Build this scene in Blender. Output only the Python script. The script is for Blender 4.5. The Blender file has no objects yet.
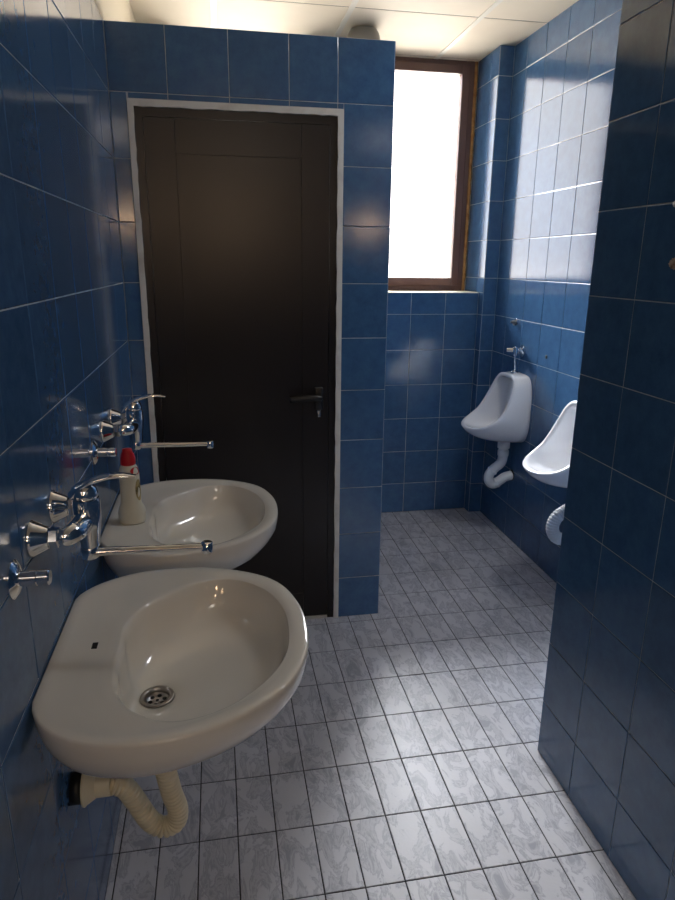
import bpy, bmesh, math, random
from mathutils import Vector, Matrix
S = bpy.context.scene
C = S.collection
random.seed(7)
PI = math.pi

# ------------------------------------------------------------------ camera
yaw, pitch, roll, fpx = 0.1809, 0.2802, 0.0103, 650.8
F = Vector((math.sin(yaw)*math.cos(pitch), math.cos(yaw)*math.cos(pitch), -math.sin(pitch)))
R = Vector((math.cos(yaw), -math.sin(yaw), 0)); U = R.cross(F)
R2 = R*math.cos(roll)+U*math.sin(roll); U2 = U*math.cos(roll)-R*math.sin(roll)
cd = bpy.data.cameras.new('camera'); cam = bpy.data.objects.new('camera', cd); C.objects.link(cam)
cd.sensor_fit = 'VERTICAL'; cd.sensor_height = 24; cd.sensor_width = 18; cd.lens = fpx/900*24
cd.clip_start = 0.02
M = Matrix((R2, U2, -F)).transposed().to_4x4(); M.translation = Vector((0.3197, 0, 1.456))
cam.matrix_world = M
S.camera = cam

# ------------------------------------------------------------------ world, lights, exposure
w = bpy.data.worlds.new('sky'); S.world = w; w.use_nodes = True
bg = w.node_tree.nodes['Background']; bg.inputs[1].default_value = 1.0
# overcast daylight: pale horizon, brighter overhead, sunlit ground below
wn = w.node_tree; tcw = wn.nodes.new('ShaderNodeTexCoord'); sp = wn.nodes.new('ShaderNodeSeparateXYZ'); mr = wn.nodes.new('ShaderNodeMapRange')
mr.inputs[1].default_value = -1; mr.inputs[2].default_value = 1
rp = wn.nodes.new('ShaderNodeValToRGB'); e_ = rp.color_ramp.elements
SKYS = 88.0
def sc_(c, k): return (c[0]*k/SKYS, c[1]*k/SKYS, c[2]*k/SKYS, 1)
e_[0].position = 0.0; e_[0].color = sc_((1.0, 0.93, 0.84), 15); e_[1].position = 1.0; e_[1].color = sc_((0.92, 0.95, 1.0), 88)
for p_, c_, k_ in ((0.44, (1.0, 0.93, 0.84), 15), (0.50, (1.0, 0.96, 0.95), 4.2), (0.66, (1.0, 0.96, 0.95), 4.4), (0.75, (0.92, 0.95, 1.0), 84)):
    q_ = e_.new(p_); q_.color = sc_(c_, k_)
mu = wn.nodes.new('ShaderNodeVectorMath'); mu.operation = 'SCALE'; mu.inputs['Scale'].default_value = SKYS
wn.links.new(tcw.outputs['Generated'], sp.inputs[0]); wn.links.new(sp.outputs[2], mr.inputs[0]); wn.links.new(mr.outputs[0], rp.inputs[0])
wn.links.new(rp.outputs[0], mu.inputs[0]); wn.links.new(mu.outputs[0], bg.inputs[0])
pl = bpy.data.lights.new('window_portal', 'AREA'); pl.shape = 'RECTANGLE'; pl.size = 0.72; pl.size_y = 1.22
pl.cycles.is_portal = True
po = bpy.data.objects.new('window_portal', pl); C.objects.link(po)
po.location = (1.41, 3.86, 1.92); po.rotation_euler = (-PI/2, 0, 0)
pl2 = bpy.data.lights.new('fill_window_portal', 'AREA'); pl2.shape = 'RECTANGLE'; pl2.size = 0.64; pl2.size_y = 1.22  # portal of the added cubicle window
pl2.cycles.is_portal = True
po2 = bpy.data.objects.new('fill_window_portal', pl2); C.objects.link(po2)
po2.location = (0.48, 3.86, 1.92); po2.rotation_euler = (-PI/2, 0, 0)
def lamp_light(name, loc, power, col, radius):
    l = bpy.data.lights.new(name, 'POINT'); l.energy = power; l.color = col; l.shadow_soft_size = radius
    o = bpy.data.objects.new(name, l); C.objects.link(o); o.location = loc; return o
S.view_settings.view_transform = 'Standard'; S.view_settings.look = 'None'
S.view_settings.gamma = 1; S.view_settings.use_curve_mapping = False
S.view_settings.exposure = 0.12

# ------------------------------------------------------------------ materials
def lin(r, g, b):
    f = lambda c: ((c/255+0.055)/1.055)**2.4 if c/255 > 0.04045 else c/255/12.92
    return (f(r), f(g), f(b), 1)
def mat(name, col, rough=0.5, metal=0.0, ior=1.5, coat=0.0, noise=None, bump=None, spec=0.5):
    m = bpy.data.materials.new(name); m.use_nodes = True
    nt = m.node_tree; b = nt.nodes['Principled BSDF']
    b.inputs['Base Color'].default_value = col; b.inputs['Roughness'].default_value = rough
    b.inputs['Metallic'].default_value = metal; b.inputs['IOR'].default_value = ior
    b.inputs['Coat Weight'].default_value = coat; b.inputs['Specular IOR Level'].default_value = spec
    tc = nt.nodes.new('ShaderNodeTexCoord')
    if noise:
        sc, col2, lo, hi = noise
        n = nt.nodes.new('ShaderNodeTexNoise'); n.inputs['Scale'].default_value = sc; n.inputs['Detail'].default_value = 6
        nt.links.new(tc.outputs['Object'], n.inputs['Vector'])
        r = nt.nodes.new('ShaderNodeValToRGB'); r.color_ramp.elements[0].position = lo; r.color_ramp.elements[1].position = hi
        r.color_ramp.elements[0].color = col; r.color_ramp.elements[1].color = col2
        nt.links.new(n.outputs['Fac'], r.inputs[0]); nt.links.new(r.outputs[0], b.inputs['Base Color'])
    if bump:
        n = nt.nodes.new('ShaderNodeTexNoise'); n.inputs['Scale'].default_value = bump[0]; n.inputs['Detail'].default_value = 3
        nt.links.new(tc.outputs['Object'], n.inputs['Vector'])
        bp = nt.nodes.new('ShaderNodeBump'); bp.inputs['Strength'].default_value = bump[1]; bp.inputs['Distance'].default_value = 0.002
        nt.links.new(n.outputs['Fac'], bp.inputs['Height']); nt.links.new(bp.outputs[0], b.inputs['Normal'])
    return m

def tile_mat():
    m = mat('blue_glazed_tile', lin(44, 92, 142), 0.13, ior=1.62)
    nt = m.node_tree; b = nt.nodes['Principled BSDF']; L = nt.links
    tc = nt.nodes.new('ShaderNodeTexCoord')
    at = nt.nodes.new('ShaderNodeAttribute'); at.attribute_name = 'rnd'
    ad = nt.nodes.new('ShaderNodeVectorMath'); ad.operation = 'ADD'
    L.new(tc.outputs['Object'], ad.inputs[0])
    sc = nt.nodes.new('ShaderNodeVectorMath'); sc.operation = 'SCALE'; sc.inputs['Scale'].default_value = 9
    L.new(at.outputs['Color'], sc.inputs[0]); L.new(sc.outputs[0], ad.inputs[1])
    n = nt.nodes.new('ShaderNodeTexNoise'); n.inputs['Scale'].default_value = 22; n.inputs['Detail'].default_value = 8; n.inputs['Roughness'].default_value = 0.7
    L.new(ad.outputs[0], n.inputs['Vector'])
    r = nt.nodes.new('ShaderNodeValToRGB'); r.color_ramp.elements[0].position = 0.3; r.color_ramp.elements[1].position = 0.72
    r.color_ramp.elements[0].color = lin(62, 98, 140); r.color_ramp.elements[1].color = lin(80, 120, 160)
    L.new(n.outputs['Fac'], r.inputs[0])
    mx = nt.nodes.new('ShaderNodeMix'); mx.data_type = 'RGBA'; mx.blend_type = 'MULTIPLY'; mx.inputs[0].default_value = 0.22
    L.new(r.outputs[0], mx.inputs[6]); L.new(at.outputs['Fac'], mx.inputs[7]); L.new(mx.outputs[2], b.inputs['Base Color'])
    # slow glaze waviness
    n2 = nt.nodes.new('ShaderNodeTexNoise'); n2.inputs['Scale'].default_value = 9; n2.inputs['Detail'].default_value = 1
    L.new(tc.outputs['Object'], n2.inputs['Vector'])
    bp = nt.nodes.new('ShaderNodeBump'); bp.inputs['Strength'].default_value = 0.12; bp.inputs['Distance'].default_value = 0.002
    L.new(n2.outputs['Fac'], bp.inputs['Height']); L.new(bp.outputs[0], b.inputs['Normal'])
    return m
def floor_mat():
    m = mat('marbled_floor_tile', lin(180, 180, 188), 0.42)
    nt = m.node_tree; b = nt.nodes['Principled BSDF']; L = nt.links
    tc = nt.nodes.new('ShaderNodeTexCoord')
    at = nt.nodes.new('ShaderNodeAttribute'); at.attribute_name = 'rnd'
    sc = nt.nodes.new('ShaderNodeVectorMath'); sc.operation = 'SCALE'; sc.inputs['Scale'].default_value = 7
    ad = nt.nodes.new('ShaderNodeVectorMath'); ad.operation = 'ADD'
    L.new(tc.outputs['Object'], ad.inputs[0]); L.new(at.outputs['Color'], sc.inputs[0]); L.new(sc.outputs[0], ad.inputs[1])
    n = nt.nodes.new('ShaderNodeTexNoise'); n.inputs['Scale'].default_value = 13; n.inputs['Detail'].default_value = 5; n.inputs['Distortion'].default_value = 1.6
    mp = nt.nodes.new('ShaderNodeMapping'); mp.inputs['Rotation'].default_value = (0, 0, 0.6); mp.inputs['Scale'].default_value = (1.5, 0.75, 1)
    L.new(ad.outputs[0], mp.inputs['Vector']); L.new(mp.outputs[0], n.inputs['Vector'])
    n.inputs['Scale'].default_value = 15; n.inputs['Detail'].default_value = 7; n.inputs['Roughness'].default_value = 0.62; n.inputs['Distortion'].default_value = 0.7
    r = nt.nodes.new('ShaderNodeValToRGB'); e = r.color_ramp.elements
    e[0].position = 0.36; e[0].color = lin(162, 163, 172); e[1].position = 0.60; e[1].color = lin(204, 204, 209)
    k = e.new(0.44); k.color = lin(196, 196, 202)
    k = e.new(0.485); k.color = lin(168, 169, 178)
    k = e.new(0.52); k.color = lin(202, 202, 208)
    L.new(n.outputs['Fac'], r.inputs[0])
    n3 = nt.nodes.new('ShaderNodeTexNoise'); n3.inputs['Scale'].default_value = 3; n3.inputs['Detail'].default_value = 4
    L.new(tc.outputs['Object'], n3.inputs['Vector'])
    r3 = nt.nodes.new('ShaderNodeValToRGB'); r3.color_ramp.elements[0].position = 0.3; r3.color_ramp.elements[1].position = 0.7
    r3.color_ramp.elements[0].color = (0.80, 0.79, 0.78, 1); r3.color_ramp.elements[1].color = (1, 1, 1, 1)
    L.new(n3.outputs['Fac'], r3.inputs[0])
    mx = nt.nodes.new('ShaderNodeMix'); mx.data_type = 'RGBA'; mx.blend_type = 'MULTIPLY'; mx.inputs[0].default_value = 1
    L.new(r.outputs[0], mx.inputs[6]); L.new(r3.outputs[0], mx.inputs[7]); L.new(mx.outputs[2], b.inputs['Base Color'])
    n2 = nt.nodes.new('ShaderNodeTexNoise'); n2.inputs['Scale'].default_value = 130; n2.inputs['Detail'].default_value = 2
    L.new(tc.outputs['Object'], n2.inputs['Vector'])
    bp = nt.nodes.new('ShaderNodeBump'); bp.inputs['Strength'].default_value = 0.25; bp.inputs['Distance'].default_value = 0.001
    L.new(n2.outputs['Fac'], bp.inputs['Height']); L.new(bp.outputs[0], b.inputs['Normal'])
    return m
TILE = tile_mat(); FLOOR = floor_mat()
GROUT = mat('wall_grout', lin(206, 210, 212), 0.8, noise=(14, lin(150, 158, 164), 0.4, 0.8))
FGROUT = mat('floor_grout', lin(34, 34, 38), 0.85, noise=(9, lin(74, 72, 72), 0.45, 0.75))
CREAM = mat('cream_ceiling_panel', lin(236, 222, 198), 0.7, noise=(5, lin(230, 214, 190), 0.4, 0.8), bump=(90, 0.1))
TBAR = mat('white_ceiling_bar', lin(232, 224, 208), 0.5)
PAINT = mat('cream_wall_paint', lin(238, 224, 196), 0.6, bump=(60, 0.2))
DOORM = mat('dark_brown_door', lin(30, 26, 27), 0.30, noise=(3, lin(26, 23, 24), 0.3, 0.7), bump=(220, 0.05), ior=1.45)
JAMB = mat('white_door_trim', lin(232, 229, 220), 0.55, noise=(12, lin(196, 188, 176), 0.5, 0.8), bump=(40, 0.3))
WFR = mat('brown_window_frame', lin(112, 82, 72), 0.42)
FOAM = mat('orange_expanding_foam', lin(196, 150, 92), 0.9, noise=(30, lin(150, 96, 50), 0.35, 0.7), bump=(50, 1.0))
CER = mat('white_glazed_ceramic', lin(226, 220, 208), 0.10, coat=0.3)
CER2 = mat('bright_white_ceramic', lin(242, 243, 246), 0.10, coat=0.3)
CHROME = mat('chrome', (0.82, 0.83, 0.85, 1), 0.07, 1.0)
STEEL = mat('dull_steel', (0.42, 0.39, 0.36, 1), 0.32, 1.0)
BLACK = mat('black', lin(10, 10, 11), 0.5)
BLKM = mat('black_handle', lin(20, 19, 20), 0.35)
CREAMP = mat('cream_plastic', lin(222, 212, 184), 0.4)
WHITEP = mat('white_plastic', lin(240, 241, 243), 0.35)
BOTTLE = mat('white_bottle_plastic', lin(226, 222, 204), 0.35)
RED = mat('red_plastic', lin(196, 24, 34), 0.35)
GLOBE = mat('grey_opal_glass', lin(140, 137, 130), 0.35)
PLASTER = mat('broken_plaster', lin(196, 178, 158), 0.9, noise=(60, lin(120, 84, 66), 0.4, 0.7), bump=(80, 1.0))
LABELM = mat('beige_label', lin(178, 160, 110), 0.4, noise=(60, lin(110, 100, 60), 0.45, 0.6))
def glass():
    m = bpy.data.materials.new('window_glass'); m.use_nodes = True; nt = m.node_tree
    b = nt.nodes['Principled BSDF']; b.inputs['Roughness'].default_value = 0.0
    nt.nodes.remove(b)
    t = nt.nodes.new('ShaderNodeBsdfTransparent'); g = nt.nodes.new('ShaderNodeBsdfGlossy'); g.inputs['Roughness'].default_value = 0.02
    fr = nt.nodes.new('ShaderNodeFresnel'); fr.inputs[0].default_value = 1.45
    mx = nt.nodes.new('ShaderNodeMixShader'); nt.links.new(fr.outputs[0], mx.inputs[0]); nt.links.new(t.outputs[0], mx.inputs[1]); nt.links.new(g.outputs[0], mx.inputs[2])
    nt.links.new(mx.outputs[0], nt.nodes['Material Output'].inputs[0]); return m
GLASS = glass()
def emis(name, col, st):
    m = bpy.data.materials.new(name); m.use_nodes = True; b = m.node_tree.nodes['Principled BSDF']
    b.inputs['Base Color'].default_value = (0.8, 0.8, 0.8, 1)
    b.inputs['Emission Color'].default_value = col; b.inputs['Emission Strength'].default_value = st; return m
WARM = emis('added_warm_glow', (1.0, 0.66, 0.38, 1), 42)  # added emitter for the warm glow on the door
FILL = emis('added_fill_light', (1.0, 0.88, 0.76, 1), 7.5)  # added fill light for the near part of the room
FILL_SMALL = emis('added_small_fill_light', (0.95, 0.97, 1.0, 1), 32)  # added fill light that brightens the urinal side

# ------------------------------------------------------------------ helpers
def obj(name, bm, mats, parent=None, smooth=False, kind=None):
    me = bpy.data.meshes.new(name)
    bmesh.ops.recalc_face_normals(bm, faces=bm.faces[:]) if not bm.faces.layers.int.get('keep') else None
    bm.to_mesh(me); bm.free()
    for m in (mats if isinstance(mats, (list, tuple)) else [mats]): me.materials.append(m)
    if smooth:
        for p in me.polygons: p.use_smooth = True
    o = bpy.data.objects.new(name, me); C.objects.link(o)
    if parent: o.parent = parent
    if kind: o['kind'] = kind
    return o
def autosmooth(o, ang=40):
    me = o.data
    bm = bmesh.new(); bm.from_mesh(me)
    for e in bm.edges:
        if len(e.link_faces) == 2 and e.calc_face_angle(0) > math.radians(ang): e.smooth = False
    for f in bm.faces: f.smooth = True
    bm.to_mesh(me); bm.free()
def thing(name, label, cat, loc=(0, 0, 0), group=None):
    o = bpy.data.objects.new(name, None); C.objects.link(o); o.location = loc; o.empty_display_size = 0.05
    o['label'] = label; o['category'] = cat
    if group: o['group'] = group
    return o
def dup(root, loc, label):
    r = root.copy(); C.objects.link(r); r.location = loc; r['label'] = label
    for ch in list(root.children):
        c = ch.copy(); C.objects.link(c); c.parent = r
        for g in list(ch.children):
            d = g.copy(); C.objects.link(d); d.parent = c
    return r
def box(bm, x0, x1, y0, y1, z0, z1, mi=0):
    v = [bm.verts.new((x, y, z)) for x in (x0, x1) for y in (y0, y1) for z in (z0, z1)]
    fs = [(0, 1, 3, 2), (4, 6, 7, 5), (0, 4, 5, 1), (2, 3, 7, 6), (0, 2, 6, 4), (1, 5, 7, 3)]
    out = []
    for f in fs:
        fc = bm.faces.new([v[i] for i in f]); fc.material_index = mi; out.append(fc)
    return out
def bbox(x0, x1, y0, y1, z0, z1, bev=0.003, seg=2):
    bm = bmesh.new(); box(bm, x0, x1, y0, y1, z0, z1)
    bmesh.ops.recalc_face_normals(bm, faces=bm.faces[:])
    if bev: bmesh.ops.bevel(bm, geom=bm.edges[:], offset=bev, segments=seg, affect='EDGES', profile=0.5)
    return bm
def frame_axes(d):
    d = d.normalized(); a = Vector((0, 0, 1)) if abs(d.z) < 0.9 else Vector((0, 1, 0))
    u = d.cross(a).normalized(); v = d.cross(u).normalized(); return u, v
def lathe(bm, prof, origin, axis, seg=32, caps=True):
    """prof: (radius, distance along axis)"""
    o = Vector(origin); a = Vector(axis).normalized(); u, v = frame_axes(a); rings = []
    for r, h in prof:
        rings.append([bm.verts.new(o+a*h+(u*math.cos(2*PI*i/seg)+v*math.sin(2*PI*i/seg))*max(r, 1e-5)) for i in range(seg)])
    for k in range(len(rings)-1):
        for i in range(seg):
            j = (i+1) % seg; bm.faces.new((rings[k][i], rings[k][j], rings[k+1][j], rings[k+1][i]))
    if caps: bm.faces.new(rings[0][::-1]); bm.faces.new(rings[-1])
def spline(pts, n):
    P = [Vector(p) for p in pts]; P = [P[0]*2-P[1]]+P+[P[-1]*2-P[-2]]; out = []
    for i in range(1, len(P)-2):
        for k in range(n):
            t = k/n; a, b, c, d = P[i-1:i+3]
            out.append(0.5*((2*b)+(c-a)*t+(2*a-5*b+4*c-d)*t*t+(-a+3*b-3*c+d)*t**3))
    out.append(P[-2]); return out
def tube(bm, path, rad, seg=16, sx=1.0, sy=1.0):
    """rad: number or list; parallel transported frame"""
    n = len(path); T = [(path[min(i+1, n-1)]-path[max(i-1, 0)]).normalized() for i in range(n)]
    u, v = frame_axes(T[0]); rings = []
    for i in range(n):
        u = (u-T[i]*u.dot(T[i])).normalized(); v = T[i].cross(u)
        r = rad[i] if isinstance(rad, (list, tuple)) else rad
        rx, ry = (r if isinstance(r, tuple) else (r*sx, r*sy))
        rings.append([bm.verts.new(path[i]+u*math.cos(2*PI*k/seg)*rx+v*math.sin(2*PI*k/seg)*ry) for k in range(seg)])
    for i in range(n-1):
        for k in range(seg):
            j = (k+1) % seg; bm.faces.new((rings[i][k], rings[i][j], rings[i+1][j], rings[i+1][k]))
    bm.faces.new(rings[0][::-1]); bm.faces.new(rings[-1])
def loft(bm, loops, close_last=True, close_first=False):
    R_ = [[bm.verts.new(p) for p in l] for l in loops]
    for a, b in zip(R_[:-1], R_[1:]):
        n = len(a)
        for i in range(n):
            j = (i+1) % n; bm.faces.new((a[i], a[j], b[j], b[i]))
    if close_last: bm.faces.new(R_[-1])
    if close_first: bm.faces.new(R_[0][::-1])
    return R_

# ---- tiled surfaces: grout body + raised, slightly uneven tiles
def tiles(bm, layer, org, ud, vd, ucuts, vcuts, gap=0.0026, h=0.0016, tilt=0.00035, mi=1):
    org = Vector(org); ud = Vector(ud); vd = Vector(vd); nd = ud.cross(vd)
    for i in range(len(ucuts)-1):
        for j in range(len(vcuts)-1):
            u0, u1, v0, v1 = ucuts[i]+gap/2, ucuts[i+1]-gap/2, vcuts[j]+gap/2, vcuts[j+1]-gap/2
            if u1-u0 < 0.004 or v1-v0 < 0.004: continue
            b = min(0.0014, (u1-u0)/4, (v1-v0)/4)
            pts = [(u0, v0), (u1, v0), (u1, v1), (u0, v1)]
            inn = [(u0+b, v0+b), (u1-b, v0+b), (u1-b, v1-b), (u0+b, v1-b)]
            tu = random.uniform(-tilt, tilt); tv = random.uniform(-tilt, tilt)
            sg = [(-1, -1), (1, -1), (1, 1), (-1, 1)]
            lo = [bm.verts.new(org+ud*a+vd*c+nd*0.0) for a, c in pts]
            md = [bm.verts.new(org+ud*a+vd*c+nd*(h*0.6+tu*s[0]+tv*s[1])) for (a, c), s in zip(pts, sg)]
            hi = [bm.verts.new(org+ud*a+vd*c+nd*(h+tu*s[0]+tv*s[1])) for (a, c), s in zip(inn, sg)]
            col = (random.random(), random.random(), random.random(), 1)
            fs = [bm.faces.new(hi)]
            for k in range(4):
                l = (k+1) % 4
                fs.append(bm.faces.new((lo[k], lo[l], md[l], md[k]))); fs.append(bm.faces.new((md[k], md[l], hi[l], hi[k])))
            for f in fs:
                f.material_index = mi
                for lp in f.loops: lp[layer] = col
def newtiled():
    bm = bmesh.new(); lay = bm.loops.layers.float_color.new('rnd'); return bm, lay
def cuts(a, b, off, step):
    k = math.ceil((a-off)/step+1e-6); c = [a]
    while off+k*step < b-1e-6: c.append(off+k*step); k += 1
    return c+[b]
ZR = lambda z0, z1: cuts(z0, z1, 0.182, 0.2)
X, Y, Z = Vector((1, 0, 0)), Vector((0, 1, 0)), Vector((0, 0, 1))
def finish_tiled(name, bm, mats, kind='structure', parent=None):
    me = bpy.data.meshes.new(name); bm.normal_update(); bm.to_mesh(me); bm.free()
    for m in mats: me.materials.append(m)
    o = bpy.data.objects.new(name, me); C.objects.link(o)
    if kind: o['kind'] = kind
    if parent: o.parent = parent
    return o
def fixbox(bm, fs):
    bmesh.ops.recalc_face_normals(bm, faces=fs)

YF, YB, XR, XP, YP, ZC, YR = 2.436, 3.585, 1.857, 1.249, 1.555, 2.52, -2.4
ZT = 2.182
# ------------------------------------------------------------------ floor
bm, lay = newtiled(); fixbox(bm, box(bm, -0.12, 2.05, YR-0.12, 4.0, -0.12, -0.0015))
tiles(bm, lay, (0, 0, -0.0015), X, Y, cuts(0, XR, 0.018, 0.1), cuts(YR, YB, 0.19, 0.2), gap=0.0034, h=0.0015, tilt=0.0003)
finish_tiled('floor', bm, [FGROUT, FLOOR])
# ------------------------------------------------------------------ left wall
bm, lay = newtiled(); fixbox(bm, box(bm, -0.12, 0, YR, 3.95, 0, ZC+0.06))
# direction chosen so that ud x vd faces into the room (+x): y then z
tiles(bm, lay, (0, 0, 0), Y, Z, cuts(YR, YF, 0.012, 0.2), ZR(0, ZT))
fs = box(bm, 0, 0.0015, YR, YB, ZT+0.002, ZC, 2); fixbox(bm, fs)
finish_tiled('wall_left', bm, [GROUT, TILE, PAINT])
# ------------------------------------------------------------------ partition with cubicle door (front wall)
bm, lay = newtiled()
DX0, DX1, DZ = 0.055, 0.775, 1.962
PT = 0.09
for b in ((0, DX0, YF, YF+PT, 0, ZT), (DX1, 0.951, YF, YF+PT, 0, ZT), (DX0, DX1, YF, YF+PT, DZ, ZT), (0.861, 0.951, YF+PT, YB, 0, ZT)):
    fixbox(bm, box(bm, *b))
xc = [0.0018, 0.187, 0.387, 0.587, 0.754, 0.951]
def ft(uc, vc):   # facing -y : ud = X, vd = Z gives X x Z = -Y
    tiles(bm, lay, (0, YF, 0), X, Z, uc, vc)
ft(xc, [1.982, ZT])
ft([0.06, 0.187, 0.387, 0.587, 0.754, 0.775], [1.964, 1.982])
ft([0.0018, DX0+0.001], ZR(0, 1.982)); ft([DX1, 0.951], ZR(0, 1.982))
tiles(bm, lay, (0.951, 0, 0), Y, Z, cuts(YF, YB-0.002, 0.165, 0.2), ZR(0, ZT))
finish_tiled('wall_front', bm, [GROUT, TILE])
# ------------------------------------------------------------------ back wall below and beside the window, window reveal, corner pillar
WX0, WX1, SILL, YW = 1.04, 1.779, 1.303, 3.80
bm, lay = newtiled()
for b in ((0, XR+0.1, YB, 3.95, 0, SILL-0.004), (0, 0.16, YB, 3.95, SILL-0.004, ZC), (0.80, WX0, YB, 3.95, SILL-0.004, ZC), (1.779, XR+0.1, 3.517, 3.95, SILL-0.004, ZC), (1.779, XR+0.1, 3.517, YB, 0, SILL-0.004)):
    fixbox(bm, box(bm, *b))
tiles(bm, lay, (0, YB, 0), X, Z, cuts(0.951, 1.778, 0.185, 0.2), ZR(0, SILL-0.004))
tiles(bm, lay, (0, YB, 0), X, Z, cuts(0.80, WX0, 0.185, 0.2), ZR(SILL, ZC))
tiles(bm, lay, (0, 3.517, 0), X, Z, [1.779, XR-0.001], ZR(0, ZC))
# side of pillar / reveal faces -x : ud = -Y, vd = Z
tiles(bm, lay, (1.779, 0, 0), -Y, Z, [-YB+0.0018, -3.517], ZR(0, SILL))
tiles(bm, lay, (1.779, 0, 0), -Y, Z, [-YW, -3.62, -3.517], ZR(SILL, ZC))
fs = box(bm, WX0, 1.7775, YB-0.002, YW+0.05, SILL-0.004, SILL, 2); fixbox(bm, fs)
finish_tiled('wall_back', bm, [GROUT, TILE, PAINT])
# ------------------------------------------------------------------ right wall with urinals
bm, lay = newtiled(); fixbox(bm, box(bm, XR, XR+0.12, YP-0.3, 3.517, 0, ZC+0.06))
tiles(bm, lay, (XR, 0, 0), -Y, Z, [-c for c in cuts(YP, 3.517, 0.165, 0.2)[::-1]], ZR(0, ZC))
finish_tiled('wall_right', bm, [GROUT, TILE])
# near wall block (projects into the room on the right)
bm, lay = newtiled(); fixbox(bm, box(bm, XP, XR, YR, YP, 0, ZC+0.06))
tiles(bm, lay, (XP, 0, 0), -Y, Z, [-c for c in cuts(YR, YP, 0.165, 0.2)[::-1]], ZR(0, ZC))
tiles(bm, lay, (0, YP, 0), -X, Z, [-c for c in cuts(XP, XR-0.002, 0.049, 0.2)[::-1]], ZR(0, ZC))
finish_tiled('wall_near_right', bm, [GROUT, TILE])
# rear wall behind the camera, tiled
bm, lay = newtiled(); fixbox(bm, box(bm, -0.12, XR, YR-0.12, YR, 0, ZC+0.06))
tiles(bm, lay, (0, YR, 0), -X, Z, [-c for c in cuts(0.002, XP-0.002, 0.049, 0.2)[::-1]], ZR(0, ZT))
fixbox(bm, box(bm, 0.002, XP-0.002, YR, YR+0.0015, ZT+0.002, ZC, 2))
finish_tiled('wall_rear', bm, [GROUT, TILE, PAINT])
# ------------------------------------------------------------------ ceiling: panels in a bar grid
bm = bmesh.new(); fixbox(bm, box(bm, -0.12, 2.05, YR-0.12, 4.0, ZC+0.004, ZC+0.1))
xs = [0.354-0.59*1]+[0.354+0.59*k for k in range(0, 4)]; ys = [3.18-0.6*k for k in range(-1, 10)]
for a, b in zip(xs[:-1], xs[1:]):
    for c in range(len(ys)-1):
        y1, y0 = ys[c]-0.004, ys[c+1]+0.004
        fixbox(bm, box(bm, max(a+0.011, -0.05), min(b-0.011, 1.99), max(y0, YR-0.05), min(y1, 3.95), ZC, ZC+0.004, 0))
for x in xs[1:]:
    if 0 < x < XR: fixbox(bm, box(bm, x-0.012, x+0.012, YR-0.05, 3.9, ZC-0.004, ZC+0.002, 1))
for y in ys:
    if YR < y < 3.9: fixbox(bm, box(bm, -0.05, 1.95, y-0.003, y+0.003, ZC+0.001, ZC+0.0045, 2))
obj('ceiling', bm, [CREAM, TBAR, mat('ceiling_gap', lin(96, 84, 70), 0.8)], kind='structure')

# ------------------------------------------------------------------ door and its trim
dr = bpy.data.objects.new('door_1', None); C.objects.link(dr); dr.location = (0.415, YF, 0); dr['kind'] = 'structure'
def child(name, bm, m, par, smooth=False):
    """bm in world space, parent an Empty at location"""
    for v in bm.verts: v.co -= par.location if par.parent is None else par.parent.location
    o = obj(name, bm, m, par, smooth)
    return o
bm = bmesh.new()
T = 0.020
def strip(bm, x0, x1, z0, z1, n, vertical):
    # slightly ragged filler strip around the frame
    y0, y1 = YF-0.006, YF+0.05
    fa, ba = [], []
    for k in range(n+1):
        t = k/n; j = random.uniform(-0.0016, 0.0016)
        if vertical: z = z0+(z1-z0)*t; a, b = (x0, z), (x1+j, z)
        else: x = x0+(x1-x0)*t; a, b = (x, z1), (x, z0+j)
        fa.append([bm.verts.new((a[0], y0, a[1])), bm.verts.new((b[0], y0, b[1]))])
        ba.append([bm.verts.new((a[0], y1, a[1])), bm.verts.new((b[0], y1, b[1]))])
    for k in range(n):
        for q in ((fa[k][0], fa[k+1][0], fa[k+1][1], fa[k][1]), (ba[k][0], ba[k][1], ba[k+1][1], ba[k+1][0]),
                  (fa[k][0], ba[k][0], ba[k+1][0], fa[k+1][0]), (fa[k][1], fa[k+1][1], ba[k+1][1], ba[k][1])): bm.faces.new(q)
    bm.faces.new((fa[0][0], fa[0][1], ba[0][1], ba[0][0])); bm.faces.new((fa[-1][0], ba[-1][0], ba[-1][1], fa[-1][1]))
strip(bm, DX0+0.0015, DX0+T, 0, DZ-T, 60, True)
strip(bm, DX1, DX1-T, 0, DZ-T, 60, True)
strip(bm, DX0+0.0015, DX1, DZ-T, DZ+0.001, 30, False)
child('door_trim', bm, JAMB, dr)
bm = bmesh.new()
fx0, fx1, fz = DX0+T-0.002, DX1-T+0.002, DZ-T+0.002
for b in ((fx0, fx0+0.028, YF+0.004, YF+0.06, 0, fz), (fx1-0.028, fx1, YF+0.004, YF+0.06, 0, fz), (fx0+0.028, fx1-0.028, YF+0.004, YF+0.06, fz-0.03, fz)):
    fixbox(bm, box(bm, *b))
child('door_frame', bm, DOORM, dr)
lx0, lx1, lz0, lz1 = fx0+0.0292, fx1-0.0292, 0.014, fz-0.0312
bm = bmesh.new()
for b in ((lx0, lx0+0.10, YF+0.005, YF+0.045, lz0, lz1), (lx1-0.10, lx1, YF+0.005, YF+0.045, lz0, lz1),
          (lx0+0.1005, lx1-0.1005, YF+0.005, YF+0.045, lz1-0.11, lz1), (lx0+0.1005, lx1-0.1005, YF+0.005, YF+0.045, lz0, lz0+0.11)):
    t = bbox(*b, bev=0.001); me = bpy.data.meshes.new('t'); t.to_mesh(me); t.free(); bm.from_mesh(me); bpy.data.meshes.remove(me)
fixbox(bm, box(bm, lx0+0.1, lx1-0.1, YF+0.0065, YF+0.04, lz0+0.105, lz1-0.105))
leaf = child('door_leaf', bm, DOORM, dr)
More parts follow.
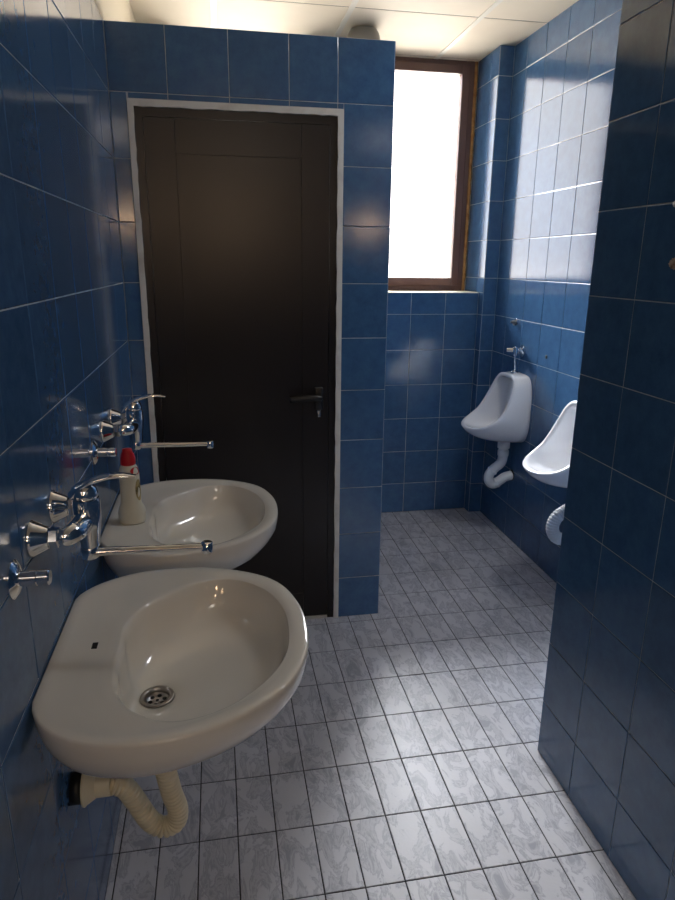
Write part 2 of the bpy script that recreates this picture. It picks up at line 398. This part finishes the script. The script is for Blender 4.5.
bm = bmesh.new(); fixbox(bm, box(bm, fx0+0.03, fx1-0.03, YF+0.0, YF+0.05, 0.0005, 0.011))
child('threshold', bm, mat('pale_threshold', lin(190, 186, 178), 0.5), dr)
# handle: lever on a long dark plate
hx, hz = 0.690, 0.962
bm = bbox(hx-0.017, hx+0.017, YF-0.002, YF+0.010, hz-0.055, hz+0.035, 0.006, 3)
lathe(bm, [(0.011, 0), (0.011, 0.03), (0.009, 0.045)], (hx, YF-0.001, hz), (0, -1, 0), 20)
tube(bm, spline([(hx+0.004, YF-0.044, hz), (hx-0.03, YF-0.047, hz+0.003), (hx-0.075, YF-0.047, hz+0.001), (hx-0.115, YF-0.042, hz-0.004)], 6), [(0.012, 0.012)]*19, 16)
child('door_handle', bm, BLKM, dr, True)
bm = bmesh.new(); lathe(bm, [(0.0075, 0), (0.0075, 0.004), (0.0065, 0.005)], (hx+0.002, YF+0.009, 0.902), (0, -1, 0), 20)
bmb = bbox(hx-0.003, hx+0.007, YF+0.0035, YF+0.0095, 0.878, 0.902, 0.002)
me = bpy.data.meshes.new('t'); bmb.to_mesh(me); bmb.free(); bm.from_mesh(me)
child('lock_cylinder', bm, CHROME, dr, False)

# ------------------------------------------------------------------ window
win = bpy.data.objects.new('window_1', None); C.objects.link(win); win.location = (1.41, YW, SILL); win['kind'] = 'structure'
wx0, wx1, wz0, wz1 = WX0+0.002, 1.757, SILL+0.001, ZC-0.002
def ringframe(x0, x1, z0, z1, t, y0, y1, bev=0.004):
    bm = bmesh.new()
    for b in ((x0, x0+t, z0, z1), (x1-t, x1, z0, z1), (x0+t, x1-t, z0, z0+t), (x0+t, x1-t, z1-t, z1)):
        q = bbox(b[0], b[1], y0, y1, b[2], b[3], bev); me = bpy.data.meshes.new('t'); q.to_mesh(me); q.free(); bm.from_mesh(me); bpy.data.meshes.remove(me)
    return bm
child('window_frame', ringframe(wx0, wx1, wz0, wz1, 0.042, YW, YW+0.06), WFR, win)
sash = child('window_sash', ringframe(wx0+0.028, wx1-0.028, wz0+0.028, wz1-0.022, 0.045, YW-0.012, YW+0.05), WFR, win)
bm = bmesh.new(); fixbox(bm, box(bm, wx0+0.07, wx1-0.07, YW+0.02, YW+0.024, wz0+0.07, wz1-0.064))
child('window_pane', bm, GLASS, win)
bm = bmesh.new()
pth = [Vector((1.7675+random.uniform(-0.0015, 0.0015), YW+0.006+random.uniform(-0.002, 0.003), z)) for z in [SILL+0.002+(ZC-SILL-0.006)*k/60 for k in range(61)]]
tube(bm, pth, [random.uniform(0.007, 0.0112) for _ in pth], 10)
fixbox(bm, box(bm, 1.7565, 1.7775, YW+0.012, YW+0.06, SILL+0.001, ZC-0.001))
child('foam_seal', bm, FOAM, win, True)

w3 = bpy.data.objects.new('added_fill_window', None); C.objects.link(w3); w3.location = (0.48, YW, SILL); w3['kind'] = 'structure'  # added unseen window, brightens the cubicle ceiling above the partition
child('window_frame', ringframe(0.162, 0.798, wz0, wz1, 0.06, YW, YW+0.06), WFR, w3)
bm = bmesh.new(); fixbox(bm, box(bm, 0.215, 0.745, YW+0.02, YW+0.024, wz0+0.055, wz1-0.055)); child('window_pane', bm, GLASS, w3)

# ------------------------------------------------------------------ round ceiling lamp beyond the partition
lp = thing('ceiling_lamp', 'round grey opal dome lamp on the ceiling, showing over the partition top', 'lamp', (1.052, 3.43, ZC))
bm = bmesh.new(); lathe(bm, [(0.058, -0.0045), (0.058, -0.0062)], (0, 0, 0), (0, 0, 1), 40)
obj('lamp_base', bm, TBAR, lp, True)
bm = bmesh.new(); lathe(bm, [(0.081*math.sin(a), -0.058+0.081*math.cos(a)) for a in [0.88+(PI-0.88)*k/18 for k in range(19)]], (0, 0, 0), (0, 0, 1), 48)
obj('lamp_globe', bm, GLOBE, lp, True)

# ------------------------------------------------------------------ wash basins
outer_pts = [(0.0, -0.150), (0.012, -0.188), (0.052, -0.240), (0.125, -0.277), (0.212, -0.284), (0.316, -0.254), (0.406, -0.186), (0.455, -0.092), (0.468, 0.0),
             (0.460, 0.100), (0.420, 0.200), (0.330, 0.266), (0.216, 0.292), (0.122, 0.284), (0.050, 0.248), (0.012, 0.205), (0.0, 0.165), (0.0, 0.08), (0.0, -0.08)]
inner_pts = [(0.117, 0.0), (0.117, -0.080), (0.128, -0.145), (0.165, -0.200), (0.225, -0.232), (0.300, -0.217), (0.365, -0.165), (0.412, -0.095), (0.431, 0.0),
             (0.424, 0.100), (0.386, 0.182), (0.325, 0.228), (0.262, 0.226), (0.200, 0.186), (0.150, 0.140), (0.122, 0.085)]
CU, CV = 0.22, 0.0
def polar(pts, N=96):
    A = sorted((math.atan2(v-CV, u-CU), math.hypot(u-CU, v-CV)) for u, v in pts); n = len(A); out = []
    for k in range(N):
        th = -PI+2*PI*(k+0.5)/N
        i = max([q for q in range(n) if A[q][0] <= th], default=-1)
        def g(q):
            w_, r = divmod(q, n); return A[r][0]+2*PI*w_, A[r][1]
        a, b, c, d = g(i-1), g(i), g(i+1), g(i+2); h = c[0]-b[0]; t = (th-b[0])/h
        m1 = (c[1]-a[1])/(c[0]-a[0])*h; m2 = (d[1]-b[1])/(d[0]-b[0])*h
        r = (2*t**3-3*t*t+1)*b[1]+(t**3-2*t*t+t)*m1+(-2*t**3+3*t*t)*c[1]+(t**3-t*t)*m2
        u, v = CU+r*math.cos(th), CV+r*math.sin(th)
        out.append((max(u, 0.002) if abs(v) < 0.2 or u < 0.002 else u, v))
    return out
OUT = polar(outer_pts); INN = polar(inner_pts); N = len(OUT)
DRN = (0.178, -0.018)
def shr(loop, s, z, c=(CU, CV), back=None):
    o = []
    for u, v in loop:
        uu, vv = c[0]+(u-c[0])*s, c[1]+(v-c[1])*s
        if back is not None: uu = max(uu, back) if u < 0.05 and s > 0.6 else uu
        o.append(Vector((uu, vv, z)))
    return o
def inset(loop, d, z):
    o = []
    for i, (u, v) in enumerate(loop):
        a, b = loop[i-1], loop[(i+1) % len(loop)]; t = Vector((b[0]-a[0], b[1]-a[1])).normalized()
        o.append(Vector((u-t.y*d, v+t.x*d, z)))
    return o
def mixl(A, B, t, z):
    return [Vector((a[0]*(1-t)+b[0]*t, a[1]*(1-t)+b[1]*t, z)) for a, b in zip(A, B)]
def circ(c, r, z): return [Vector((c[0]+r*math.cos(-PI+2*PI*(k+0.5)/N), c[1]+r*math.sin(-PI+2*PI*(k+0.5)/N), z)) for k in range(N)]
def basin_mesh():
    bm = bmesh.new()
    dc = circ(DRN, 0.033, 0)
    wc = [(u, v) for u, v in OUT]
    bot = circ((0.175, -0.01), 0.05, 0)
    L = [circ((0.175, -0.01), 0.026, -0.168), circ((0.175, -0.01), 0.045, -0.163)]
    for t, z in ((0.76, -0.152), (0.52, -0.136), (0.30, -0.112), (0.15, -0.085), (0.055, -0.056)):
        m = []
        for a, b in zip(OUT, bot):
            tt = t*(0.72+0.28*min(1.0, a[0]/0.26))
            m.append(Vector((a[0]*(1-tt)+b[0]*tt, a[1]*(1-tt)+b[1]*tt, z)))
        L.append(m)
    for d, z in ((0.0025, -0.034), (0.0005, -0.016), (0.0, -0.005), (0.0012, -0.0015), (0.004, 0.0)): L.append(inset(OUT, d, z))
    L.append(inset(OUT, 0.014, 0.0)); L.append(inset(OUT, 0.022, -0.0008))
    m = inset(OUT, 0.030, -0.0035)
    def deckz(p): return 0
    L.append(m)
    # deck between lip and bowl edge: only wide on the wall side
    L.append(mixl(m, INN, 0.35, -0.0050)); L.append(mixl(m, INN, 0.75, -0.0062)); L.append(mixl(m, INN, 0.96, -0.0070)); L.append(mixl(m, INN, 1.0, -0.0085))
    L.append(inset(INN, 0.002, -0.0125)); I2 = inset(INN, 0.005, -0.018); L.append(I2)
    for t, z in ((0.025, -0.034), (0.07, -0.057), (0.16, -0.080), (0.32, -0.097), (0.55, -0.108), (0.80, -0.1135), (1.0, -0.116)):
        L.append(mixl(I2, dc, t, z))
    L.append(circ(DRN, 0.030, -0.119))
    L.append(circ(DRN, 0.030, -0.130))
    for l in L:
        for p in l: p.x = max(p.x, 0.002)
    loft(bm, L, True, True)
    return bm
def basin(name, loc, label):
    t = thing(name, label, 'wash basin', loc, 'wall hung wash basins')
    o = obj('basin_body', basin_mesh(), CER, t, True)
    dz = -0.1185
    bm = bmesh.new(); lathe(bm, [(0.0305, 0.0), (0.0320, 0.0022), (0.0315, 0.0036), (0.0265, 0.0040), (0.0235, 0.0030), (0.0225, -0.004), (0.0225, -0.006), (0.001, -0.0062)], (DRN[0], DRN[1], dz+0.0015), (0, 0, 1), 40, caps=False)
    d = obj('drain_strainer', bm, STEEL, t, True)
    bm = bmesh.new()
    for k in range(6):
        a = k*PI/3+0.3; lathe(bm, [(0.0042, 0), (0.0042, 0.0010)], (DRN[0]+0.0135*math.cos(a), DRN[1]+0.0135*math.sin(a), dz-0.0050), (0, 0, 1), 14)
    lathe(bm, [(0.003, 0), (0.003, 0.0012)], (DRN[0], DRN[1], dz-0.005), (0, 0, 1), 12)
    obj('drain_hole', bm, BLACK, d)
    # blocked tap hole on the ledge, overflow slot in the bowl
    bm = bbox(0.067, 0.077, -0.010, 0.010, -0.0062, -0.0045, 0.0005, 1); obj('tap_hole', bm, BLACK, t)
    bm = bbox(0.1165, 0.1200, -0.028, -0.004, -0.040, -0.024, 0.0008, 1); obj('overflow_slot', bm, BLACK, t)
    return t
Z_RIM = 0.777
b1 = basin('wash_basin', (0.0, 1.117, Z_RIM), 'white wall hung wash basin nearest the camera, above the corrugated cream drain pipe')
b2 = dup(b1, (0.0, 1.765, Z_RIM), 'white wall hung wash basin beside the dark door, carrying the red capped bottle')

# corrugated trap under the near basin
tr = thing('corrugated_trap', 'cream corrugated flexible drain pipe under the near wash basin', 'drain pipe', (0, 1.117, 0.46))
def corrug(path, r, amp, pitch_):
    # resample evenly
    d = [0.0]
    for a, b in zip(path[:-1], path[1:]): d.append(d[-1]+(b-a).length)
    pr = [1, 1, 1, 0.3, -2.2, 0.3]
    n = int(d[-1]/pitch_)*6; out = []; rad = []; j = 0
    for k in range(n+1):
        s = d[-1]*k/n
        while j < len(d)-2 and d[j+1] < s: j += 1
        f = (s-d[j])/max(d[j+1]-d[j], 1e-9); out.append(path[j].lerp(path[j+1], f)); rad.append(r+amp*pr[k % 6])
    return out, rad
P_ = [(0.175, -0.012, 0.125), (0.178, -0.010, 0.06), (0.189, -0.004, -0.03), (0.199, 0.002, -0.085), (0.192, 0.004, -0.118), (0.165, 0.006, -0.128), (0.140, 0.006, -0.105), (0.118, 0.006, -0.055), (0.098, 0.004, -0.015), (0.072, 0.0, 0.0)]
bm = bmesh.new(); pth, rad = corrug(spline(P_, 14), 0.0190, 0.0019, 0.0092); tube(bm, pth, rad, 28)
obj('corrugated_pipe', bm, CREAMP, tr, True)
bm = bmesh.new(); lathe(bm, [(0.021, 0.044), (0.0225, 0.045), (0.0225, 0.073), (0.021, 0.075), (0.0, 0.075)], (0, 0, 0), (1, 0, 0), 32)
o = obj('pipe_collar', bm, CREAMP, tr, True); autosmooth(o)
bm = bmesh.new(); lathe(bm, [(0.036, 0.024), (0.037, 0.027), (0.033, 0.031), (0.024, 0.046), (0.0225, 0.047), (0.0, 0.047)], (0, 0, 0), (1, 0, 0), 36)
o = obj('wall_rosette', bm, CREAMP, tr, True); autosmooth(o)
bm = bmesh.new(); lathe(bm, [(0.030, 0.0015), (0.030, 0.024), (0.0, 0.0245)], (0, 0, 0), (1, 0, 0), 32)
obj('black_sleeve', bm, BLACK, tr, True)  # black cylinder between wall and rosette

# ------------------------------------------------------------------ wall mixer taps
def mixer(loc, label):
    t = thing('mixer_tap', label, 'tap', loc, 'chrome wall mixer taps')
    for s in (-1, 1):
        bm = bmesh.new(); lathe(bm, [(0.031, 0.0018), (0.0315, 0.004), (0.029, 0.008), (0.020, 0.026), (0.0175, 0.030), (0.0, 0.030)], (0, s*0.075, 0), (1, 0, 0), 36)
        e = obj('escutcheon', bm, CHROME, t, True); autosmooth(e, 50)
        bm = bmesh.new(); lathe(bm, [(0.0, 0.0302), (0.0168, 0.0303), (0.0175, 0.032), (0.0175, 0.044), (0.0165, 0.046), (0.0, 0.0461)], (0, s*0.075, 0), (1, 0, 0), 6)
        obj('union_nut', bm, CHROME, t)
    bm = bmesh.new()
    tube(bm, spline([(0.043, -0.075, 0), (0.058, -0.072, 0), (0.068, -0.048, 0.0), (0.072, 0, 0.0), (0.068, 0.048, 0), (0.058, 0.072, 0), (0.043, 0.075, 0)], 8), [0.0135+0.006*math.sin(PI*k/48) for k in range(49)], 22)
    lathe(bm, [(0.010, -0.052), (0.0165, -0.050), (0.0185, -0.030), (0.0215, -0.012), (0.0235, 0.010), (0.0235, 0.034), (0.0225, 0.040), (0.0, 0.041)], (0.078, 0, 0.0), (0, 0, 1), 30)
    o = obj('tap_body', bm, CHROME, t, True); autosmooth(o, 60)
    # cartridge cap and long lever
    bm = bmesh.new()
    lathe(bm, [(0.0215, 0.0405), (0.0230, 0.043), (0.0230, 0.050), (0.0205, 0.060), (0.012, 0.067), (0.0, 0.069)], (0.076, 0, 0), (0, 0, 1), 30)
    tube(bm, spline([(0.056, 0, 0.046), (0.070, 0, 0.060), (0.092, 0, 0.072), (0.122, 0, 0.079), (0.146, 0, 0.079), (0.165, 0, 0.076)], 7),
         [(0.020-0.011*k/35, 0.0085-0.0057*k/35) for k in range(36)], 16)
    o = obj('lever_handle', bm, CHROME, t, True); autosmooth(o, 60)
    bm = bmesh.new()
    lathe(bm, [(0.013, -0.074), (0.0145, -0.073), (0.0145, -0.054), (0.013, -0.052)], (0.076, 0, 0), (0, 0, 1), 26)
    tube(bm, spline([(0.076, 0, -0.064), (0.12, 0, -0.064), (0.20, 0, -0.066), (0.282, 0, -0.067)], 8), [(0.0095-0.0018*k/24, 0.0082-0.0022*k/24) for k in range(25)], 18)
    lathe(bm, [(0.009, 0.009), (0.0105, 0.008), (0.0105, -0.010), (0.0095, -0.012), (0.0, -0.0121)], (0.283, 0, -0.067), (0, 0, 1), 22)
    o = obj('spout', bm, CHROME, t, True); autosmooth(o, 60)
    return t
m1 = mixer((0, 1.140, 1.013), 'chrome wall mixer tap with long spout over the nearest wash basin')
m2 = dup(m1, (0, 1.862, 1.013), 'chrome wall mixer tap with long spout beside the dark door, above the cleaner bottle')

# capped pipe stubs beside the taps
def stub(loc, label):
    t = thing('pipe_stub', label, 'pipe stub', loc, 'capped pipe stubs beside the taps')
    bm = bmesh.new(); lathe(bm, [(0.030, 0.0018), (0.030, 0.0045), (0.022, 0.010), (0.013, 0.013), (0.0, 0.0131)], (0, 0, 0), (1, 0, 0), 32)
    o = obj('stub_flange', bm, CHROME, t, True); autosmooth(o)
    bm = bmesh.new(); lathe(bm, [(0.0118, 0.012), (0.0118, 0.036), (0.0108, 0.037), (0.0108, 0.040), (0.0122, 0.041), (0.0122, 0.053), (0.010, 0.055), (0.0, 0.0551)], (0, 0, 0), (1, 0, 0), 24)
    o = obj('stub_pipe', bm, CHROME, t, True); autosmooth(o)
    return t
s1 = stub((0, 0.955, 0.995), 'short chrome pipe stub with round flange at the left photo edge')
s2 = dup(s1, (0, 1.64, 0.995), 'short chrome pipe stub with round flange beside the tap near the door')

# ------------------------------------------------------------------ cleaner bottle on the far basin
bt = thing('cleaner_bottle', 'white plastic cleaner bottle with red cap on the far wash basin ledge', 'bottle', (0.070, 1.722, Z_RIM-0.0052))
prof = [(0.020, 0.0), (0.033, 0.001), (0.036, 0.006), (0.0365, 0.030), (0.034, 0.042), (0.0275, 0.056), (0.0265, 0.075), (0.0265, 0.120), (0.0265, 0.140), (0.0225, 0.158), (0.017, 0.166), (0.0, 0.167)]
bm = bmesh.new(); lathe(bm, prof, (0, 0, 0), (0, 0, 1), 36)
for v in bm.verts: v.co.y *= 0.72
obj('bottle_body', bm, BOTTLE, bt, True)
bm = bmesh.new(); lathe(bm, [(0.0165, 0.163), (0.0195, 0.165), (0.0195, 0.180), (0.0170, 0.192), (0.0130, 0.200), (0.0125, 0.207), (0.0, 0.209)], (0, 0, 0), (0, 0, 1), 28)
for v in bm.verts: v.co.y *= 0.85
o = obj('bottle_cap', bm, RED, bt, True)
def patch(name, th0, z0_, ru, rz, m, ry=0.72):
    bm = bmesh.new(); ring = []
    for lay_ in (0.0004, 0.0010):
        rr = []
        for k in range(24):
            a = 2*PI*k/24; z = z0_+rz*math.sin(a); th = th0+ru*math.cos(a)
            r = 0.0268
            for (r0, h0), (r1, h1) in zip(prof[:-1], prof[1:]):
                if h0 <= z <= h1 and h1 > h0: r = r0+(r1-r0)*(z-h0)/(h1-h0)
            r += lay_
            rr.append(Vector((r*math.cos(th), r*math.sin(th)*ry, z)))
        ring.append(rr)
    loft(bm, ring, True, True); return obj(name, bm, m, bt)
patch('red_emblem', -0.72, 0.149, 0.62, 0.0100, RED)
patch('front_label', -0.55, 0.095, 0.42, 0.030, LABELM)

# ------------------------------------------------------------------ urinals
def urinal(loc, label):
    """local x = distance from the wall towards the room is -x; origin on the wall at floor level"""
    t = thing('urinal', label, 'urinal', loc, 'white wall hung urinals')
    half = [(0.066, 0.0, 0.932), (0.067, 0.050, 0.931), (0.072, 0.090, 0.922), (0.081, 0.117, 0.895), (0.094, 0.133, 0.855), (0.112, 0.142, 0.81),
            (0.136, 0.147, 0.763), (0.165, 0.148, 0.722), (0.205, 0.142, 0.692), (0.245, 0.122, 0.672), (0.274, 0.088, 0.660), (0.290, 0.046, 0.654), (0.295, 0.0, 0.652)]
    def sm(h, n):
        return spline(h, n)
    hp = sm(half, 4)
    loop = [Vector(p) for p in hp]+[Vector((p.x, -p.y, p.z)) for p in hp[-2:0:-1]]
    # wall outline with the same count
    wh = [(0.0, 0.0, 0.934), (0, 0.050, 0.934), (0, 0.098, 0.928), (0, 0.127, 0.903), (0, 0.142, 0.862), (0, 0.148, 0.815), (0, 0.148, 0.765), (0, 0.150, 0.715), (0, 0.146, 0.668), (0, 0.132, 0.625), (0, 0.104, 0.592), (0, 0.058, 0.574), (0, 0, 0.570)]
    wp = sm(wh, 4)
    wl = [Vector(p) for p in wp]+[Vector((p.x, -p.y, p.z)) for p in wp[-2:0:-1]]
    n = len(loop); cen = Vector((0.15, 0, 0.76))
    loops = []
    # outside shell from wall to rim, bulging low
    for k in range(0, 11):
        s = k/10; L_ = []
        for W_, Rm in zip(wl, loop):
            low = min(1, max(0, (0.80-W_.z)/0.23))
            Cn = Vector((Rm.x*(0.55+0.33*low), (W_.y*0.55+Rm.y*0.45)*1.04, W_.z*(0.4+0.5*low)+Rm.z*(0.6-0.5*low)))
            L_.append(W_*(1-s)**2+Cn*2*s*(1-s)+Rm*s*s)
        loops.append(L_)
    def inw(p, d, dn):
        c = Vector((p.x, 0, 0.80 if p.z > 0.80 else p.z)); 
        q = Vector((p.x, p.y*(1-d/0.15), p.z)); return q
    # rim roll: move toward inside of the opening, in the tangent plane
    def off(Lp, d, dx):
        out = []
        for i, p in enumerate(Lp):
            a, b = Lp[i-1], Lp[(i+1) % n]; tg = (b-a).normalized()
            # inward direction: towards the opening axis, perpendicular to the tangent
            ax = Vector((0.13, 0, 0.775)) if p.z > 0.7 else Vector((0.20, 0, 0.70))
            di = ax-p; di = (di-tg*di.dot(tg)).normalized()
            out.append(p+di*d+dx)
        return out
    loops.append(off(loop, 0.004, Vector((0.003, 0, 0.003))))
    loops.append(off(loop, 0.014, Vector((0.003, 0, 0.003))))
    ri = off(loop, 0.021, Vector((0.0, 0, -0.001))); loops.append(ri)
    # interior towards the back
    bk = []
    for p in wl:
        bk.append(Vector((0.016, p.y*0.72, 0.775+(p.z-0.775)*0.70-0.0)))
    for s in (0.08, 0.2, 0.36, 0.54, 0.72, 0.88, 1.0):
        L_ = []
        for A_, B_ in zip(ri, bk):
            low = min(1, max(0, (0.80-B_.z)/0.16))
            Cn = Vector((A_.x*(0.35+0.4*low), A_.y*0.95, A_.z*(0.5-0.42*low)+B_.z*(0.5+0.42*low)))
            L_.append(A_*(1-s)**2+Cn*2*s*(1-s)+B_*s*s)
        loops.append(L_)
    for s in (0.6, 0.25): loops.append([Vector((0.014, p.y*s, 0.76+(p.z-0.76)*s)) for p in bk])
    for l in loops:
        for p in l: p.x = -max(p.x, 0.0018)
    bm = bmesh.new(); loft(bm, loops, True, True)
    obj('urinal_bowl', bm, CER2, t, True)
    bm = bmesh.new(); lathe(bm, [(0.013, -0.002), (0.020, 0.0), (0.020, 0.012), (0.012, 0.018), (0.0, 0.0181)], (-0.036, 0, 0.931), (0, 0, 1), 24)
    o = obj('inlet_spud', bm, CHROME, t, True); autosmooth(o)
    return t
u1 = urinal((XR, 3.135, -0.018), 'white ceramic urinal in full view below the chrome flush valve')
u2 = dup(u1, (XR, 2.400, -0.021), 'white ceramic urinal half hidden behind the dark tiled wall edge')

# flush valve of the far urinal
fv = thing('flush_valve', 'chrome push flush valve with thin pipe above the far urinal', 'flush valve', (XR, 3.135, 1.030))
bm = bmesh.new(); lathe(bm, [(0.030, 0.0018), (0.030, 0.005), (0.015, 0.012), (0.013, 0.030), (0.0, 0.0301)], (0, 0, 0), (-1, 0, 0), 28)
o = obj('wall_flange', bm, CHROME, fv, True); autosmooth(o)
bm = bmesh.new(); lathe(bm, [(0.012, -0.022), (0.0165, -0.018), (0.0165, 0.016), (0.010, 0.021), (0.0, 0.0215)], (-0.040, 0, 0), (0, 0, 1), 26)
lathe(bm, [(0.010, 0.0), (0.0125, 0.012), (0.011, 0.044), (0.0, 0.045)], (-0.040, 0.0, 0.004), (-1, 0.55, 0), 20)
o = obj('valve_body', bm, CHROME, fv, True); autosmooth(o)
bm = bmesh.new(); tube(bm, spline([(-0.040, 0, -0.018), (-0.040, 0, -0.05), (-0.037, 0, -0.080), (-0.036, 0, -0.098)], 6), 0.0052, 14)
obj('flush_pipe', bm, CHROME, fv, True)
ps = thing('wall_outlet', 'small chrome capped outlet on the wall above the flush valve', 'pipe stub', (XR, 3.235, 1.168))
bm = bmesh.new(); lathe(bm, [(0.019, 0.0018), (0.019, 0.004), (0.010, 0.008), (0.0, 0.0085)], (0, 0, 0), (-1, 0, 0), 24)
o = obj('outlet_flange', bm, CHROME, ps, True); autosmooth(o)
bm = bmesh.new(); lathe(bm, [(0.010, 0.008), (0.010, 0.022), (0.006, 0.023), (0.006, 0.034), (0.0, 0.0345)], (0, 0, 0), (-1, 0, 0), 18)
lathe(bm, [(0.004, -0.018), (0.006, -0.010), (0.006, 0.004), (0.0, 0.005)], (-0.016, 0, 0), (0, 0, 1), 14)
o = obj('outlet_cap', bm, STEEL, ps, True); autosmooth(o)
hp_ = bmesh.new(); lathe(hp_, [(0.0095, 0.0016), (0.0095, 0.0045), (0.007, 0.006), (0.0, 0.0061)], (0, 0, 0), (-1, 0, 0), 20)
o = obj('hole_plug', hp_, BLACK, None, True); o.location = (XR, 2.88, 1.034); o['label'] = 'small black round plug in the blue wall right of the flush valve'; o['category'] = 'plug'

# smooth trap under the far urinal
ut = thing('urinal_trap', 'smooth white plastic trap pipe under the far urinal', 'drain pipe', (XR, 3.135, 0))
bm = bmesh.new(); lathe(bm, [(0.0, 0.549), (0.032, 0.548), (0.032, 0.515), (0.026, 0.513)][::-1], (-0.062, 0, 0), (0, 0, 1), 26)
lathe(bm, [(0.0262, 0.470), (0.029, 0.473), (0.029, 0.500), (0.0262, 0.504)], (-0.062, 0, 0), (0, 0, 1), 26)
tube(bm, spline([(-0.062, 0, 0.545), (-0.062, 0, 0.50), (-0.062, 0, 0.460), (-0.072, 0, 0.428), (-0.108, 0, 0.398), (-0.132, 0, 0.366), (-0.130, 0, 0.330), (-0.104, 0, 0.312), (-0.072, 0, 0.328), (-0.042, 0, 0.348), (-0.003, 0, 0.358)], 8), 0.0255, 24)
obj('trap_pipe', bm, WHITEP, ut, True)
bm = bmesh.new(); lathe(bm, [(0.0262, 0), (0.0290, 0.003), (0.0290, 0.009), (0.0262, 0.012)], (-0.092, 0, 0.316), (0.85, 0, 0.50), 26)
obj('trap_ring', bm, WHITEP, ut, True)
bm = bmesh.new(); lathe(bm, [(0.0262, 0), (0.0290, 0.003), (0.0290, 0.009), (0.0262, 0.012)], (-0.112, 0, 0.393), (-0.7, 0, -0.75), 26)
obj('trap_ring', bm, WHITEP, ut, True)
bm = bmesh.new(); lathe(bm, [(0.031, 0.0018), (0.030, 0.004), (0.0, 0.0041)], (0, 0, 0.358), (-1, 0, 0), 24)
obj('wall_gasket', bm, BLACK, ut, True)
# ribbed trap under the nearer urinal
ct = thing('ribbed_trap', 'white ribbed flexible drain pipe under the half hidden urinal', 'drain pipe', (XR, 2.400, 0))
bm = bmesh.new(); pth, rad = corrug(spline([(-0.058, 0, 0.540), (-0.058, 0, 0.50), (-0.062, 0, 0.462), (-0.098, 0, 0.440), (-0.138, 0, 0.412), (-0.152, 0, 0.366), (-0.132, 0, 0.322), (-0.090, 0, 0.308), (-0.045, 0, 0.322), (-0.0035, 0, 0.335)], 12), 0.0260, 0.0019, 0.0105)
tube(bm, pth, rad, 26); obj('ribbed_pipe', bm, WHITEP, ct, True)

# ------------------------------------------------------------------ chipped plaster and screw on the near right wall
bm = bmesh.new(); bmesh.ops.create_icosphere(bm, subdivisions=3, radius=0.012)
for v in bm.verts:
    n_ = v.co.normalized(); v.co *= 1+0.35*math.sin(n_.y*7+1)*math.cos(n_.z*9)+random.uniform(-0.06, 0.06); v.co.x *= 0.32
o = obj('plaster_lump', bm, PLASTER, None, True); o.location = (XP-0.0035, 1.247, 1.461)
o['label'] = 'rough pale plaster lump on the dark tiled wall at the right photo edge'; o['category'] = 'plaster lump'
bm = bmesh.new(); lathe(bm, [(0.0065, 0.0016), (0.0065, 0.004), (0.004, 0.0065), (0.0, 0.007)], (0, 0, 0), (-1, 0, 0), 18)
o = obj('wall_plug', bm, WHITEP, None, True); o.location = (XP, 1.268, 1.578)
o['label'] = 'small white plastic plug in the tile joint at the right photo edge'; o['category'] = 'plug'

# ------------------------------------------------------------------ added unseen fill lights: a warm glow behind the camera, two on the ceiling
wl_ = thing('added_wall_glow', 'added small warm round glow on the wall behind the viewer, unseen', 'lamp', (0.50, YR, 1.86))  # stand-in source, added to make the door glow warm
bm = bmesh.new(); lathe(bm, [(0.135, 0.0018), (0.135, 0.02), (0.12, 0.025), (0.0, 0.0251)], (0, 0, 0), (0, 1, 0), 32); obj('glow_back', bm, TBAR, wl_, True)
bm = bmesh.new(); lathe(bm, [(0.12, 0.026)]+[(0.12*math.cos(a), 0.026+0.06*math.sin(a)) for a in [PI/2*k/10 for k in range(1, 11)]], (0, 0, 0), (0, 1, 0), 32); obj('glow_shade', bm, WARM, wl_, True)
def fill_panel(loc, h, m, label):  # square ceiling emitter added as fill, out of sight
    t = thing('added_ceiling_fill', label, 'lamp', loc)
    bm = bbox(-h-0.02, h+0.02, -h-0.02, h+0.02, -0.030, -0.0045, 0.004); obj('fill_housing', bm, TBAR, t)
    bm = bbox(-h, h, -h, h, -0.045, -0.0302, 0.002); obj('fill_diffuser', bm, m, t)
fill_panel((0.60, -1.20, ZC), 0.27, FILL, 'added large square ceiling fill light, unseen behind the viewer')
fill_panel((1.64, 1.90, ZC), 0.12, FILL_SMALL, 'added small square ceiling fill light near the urinals, unseen behind the near wall')
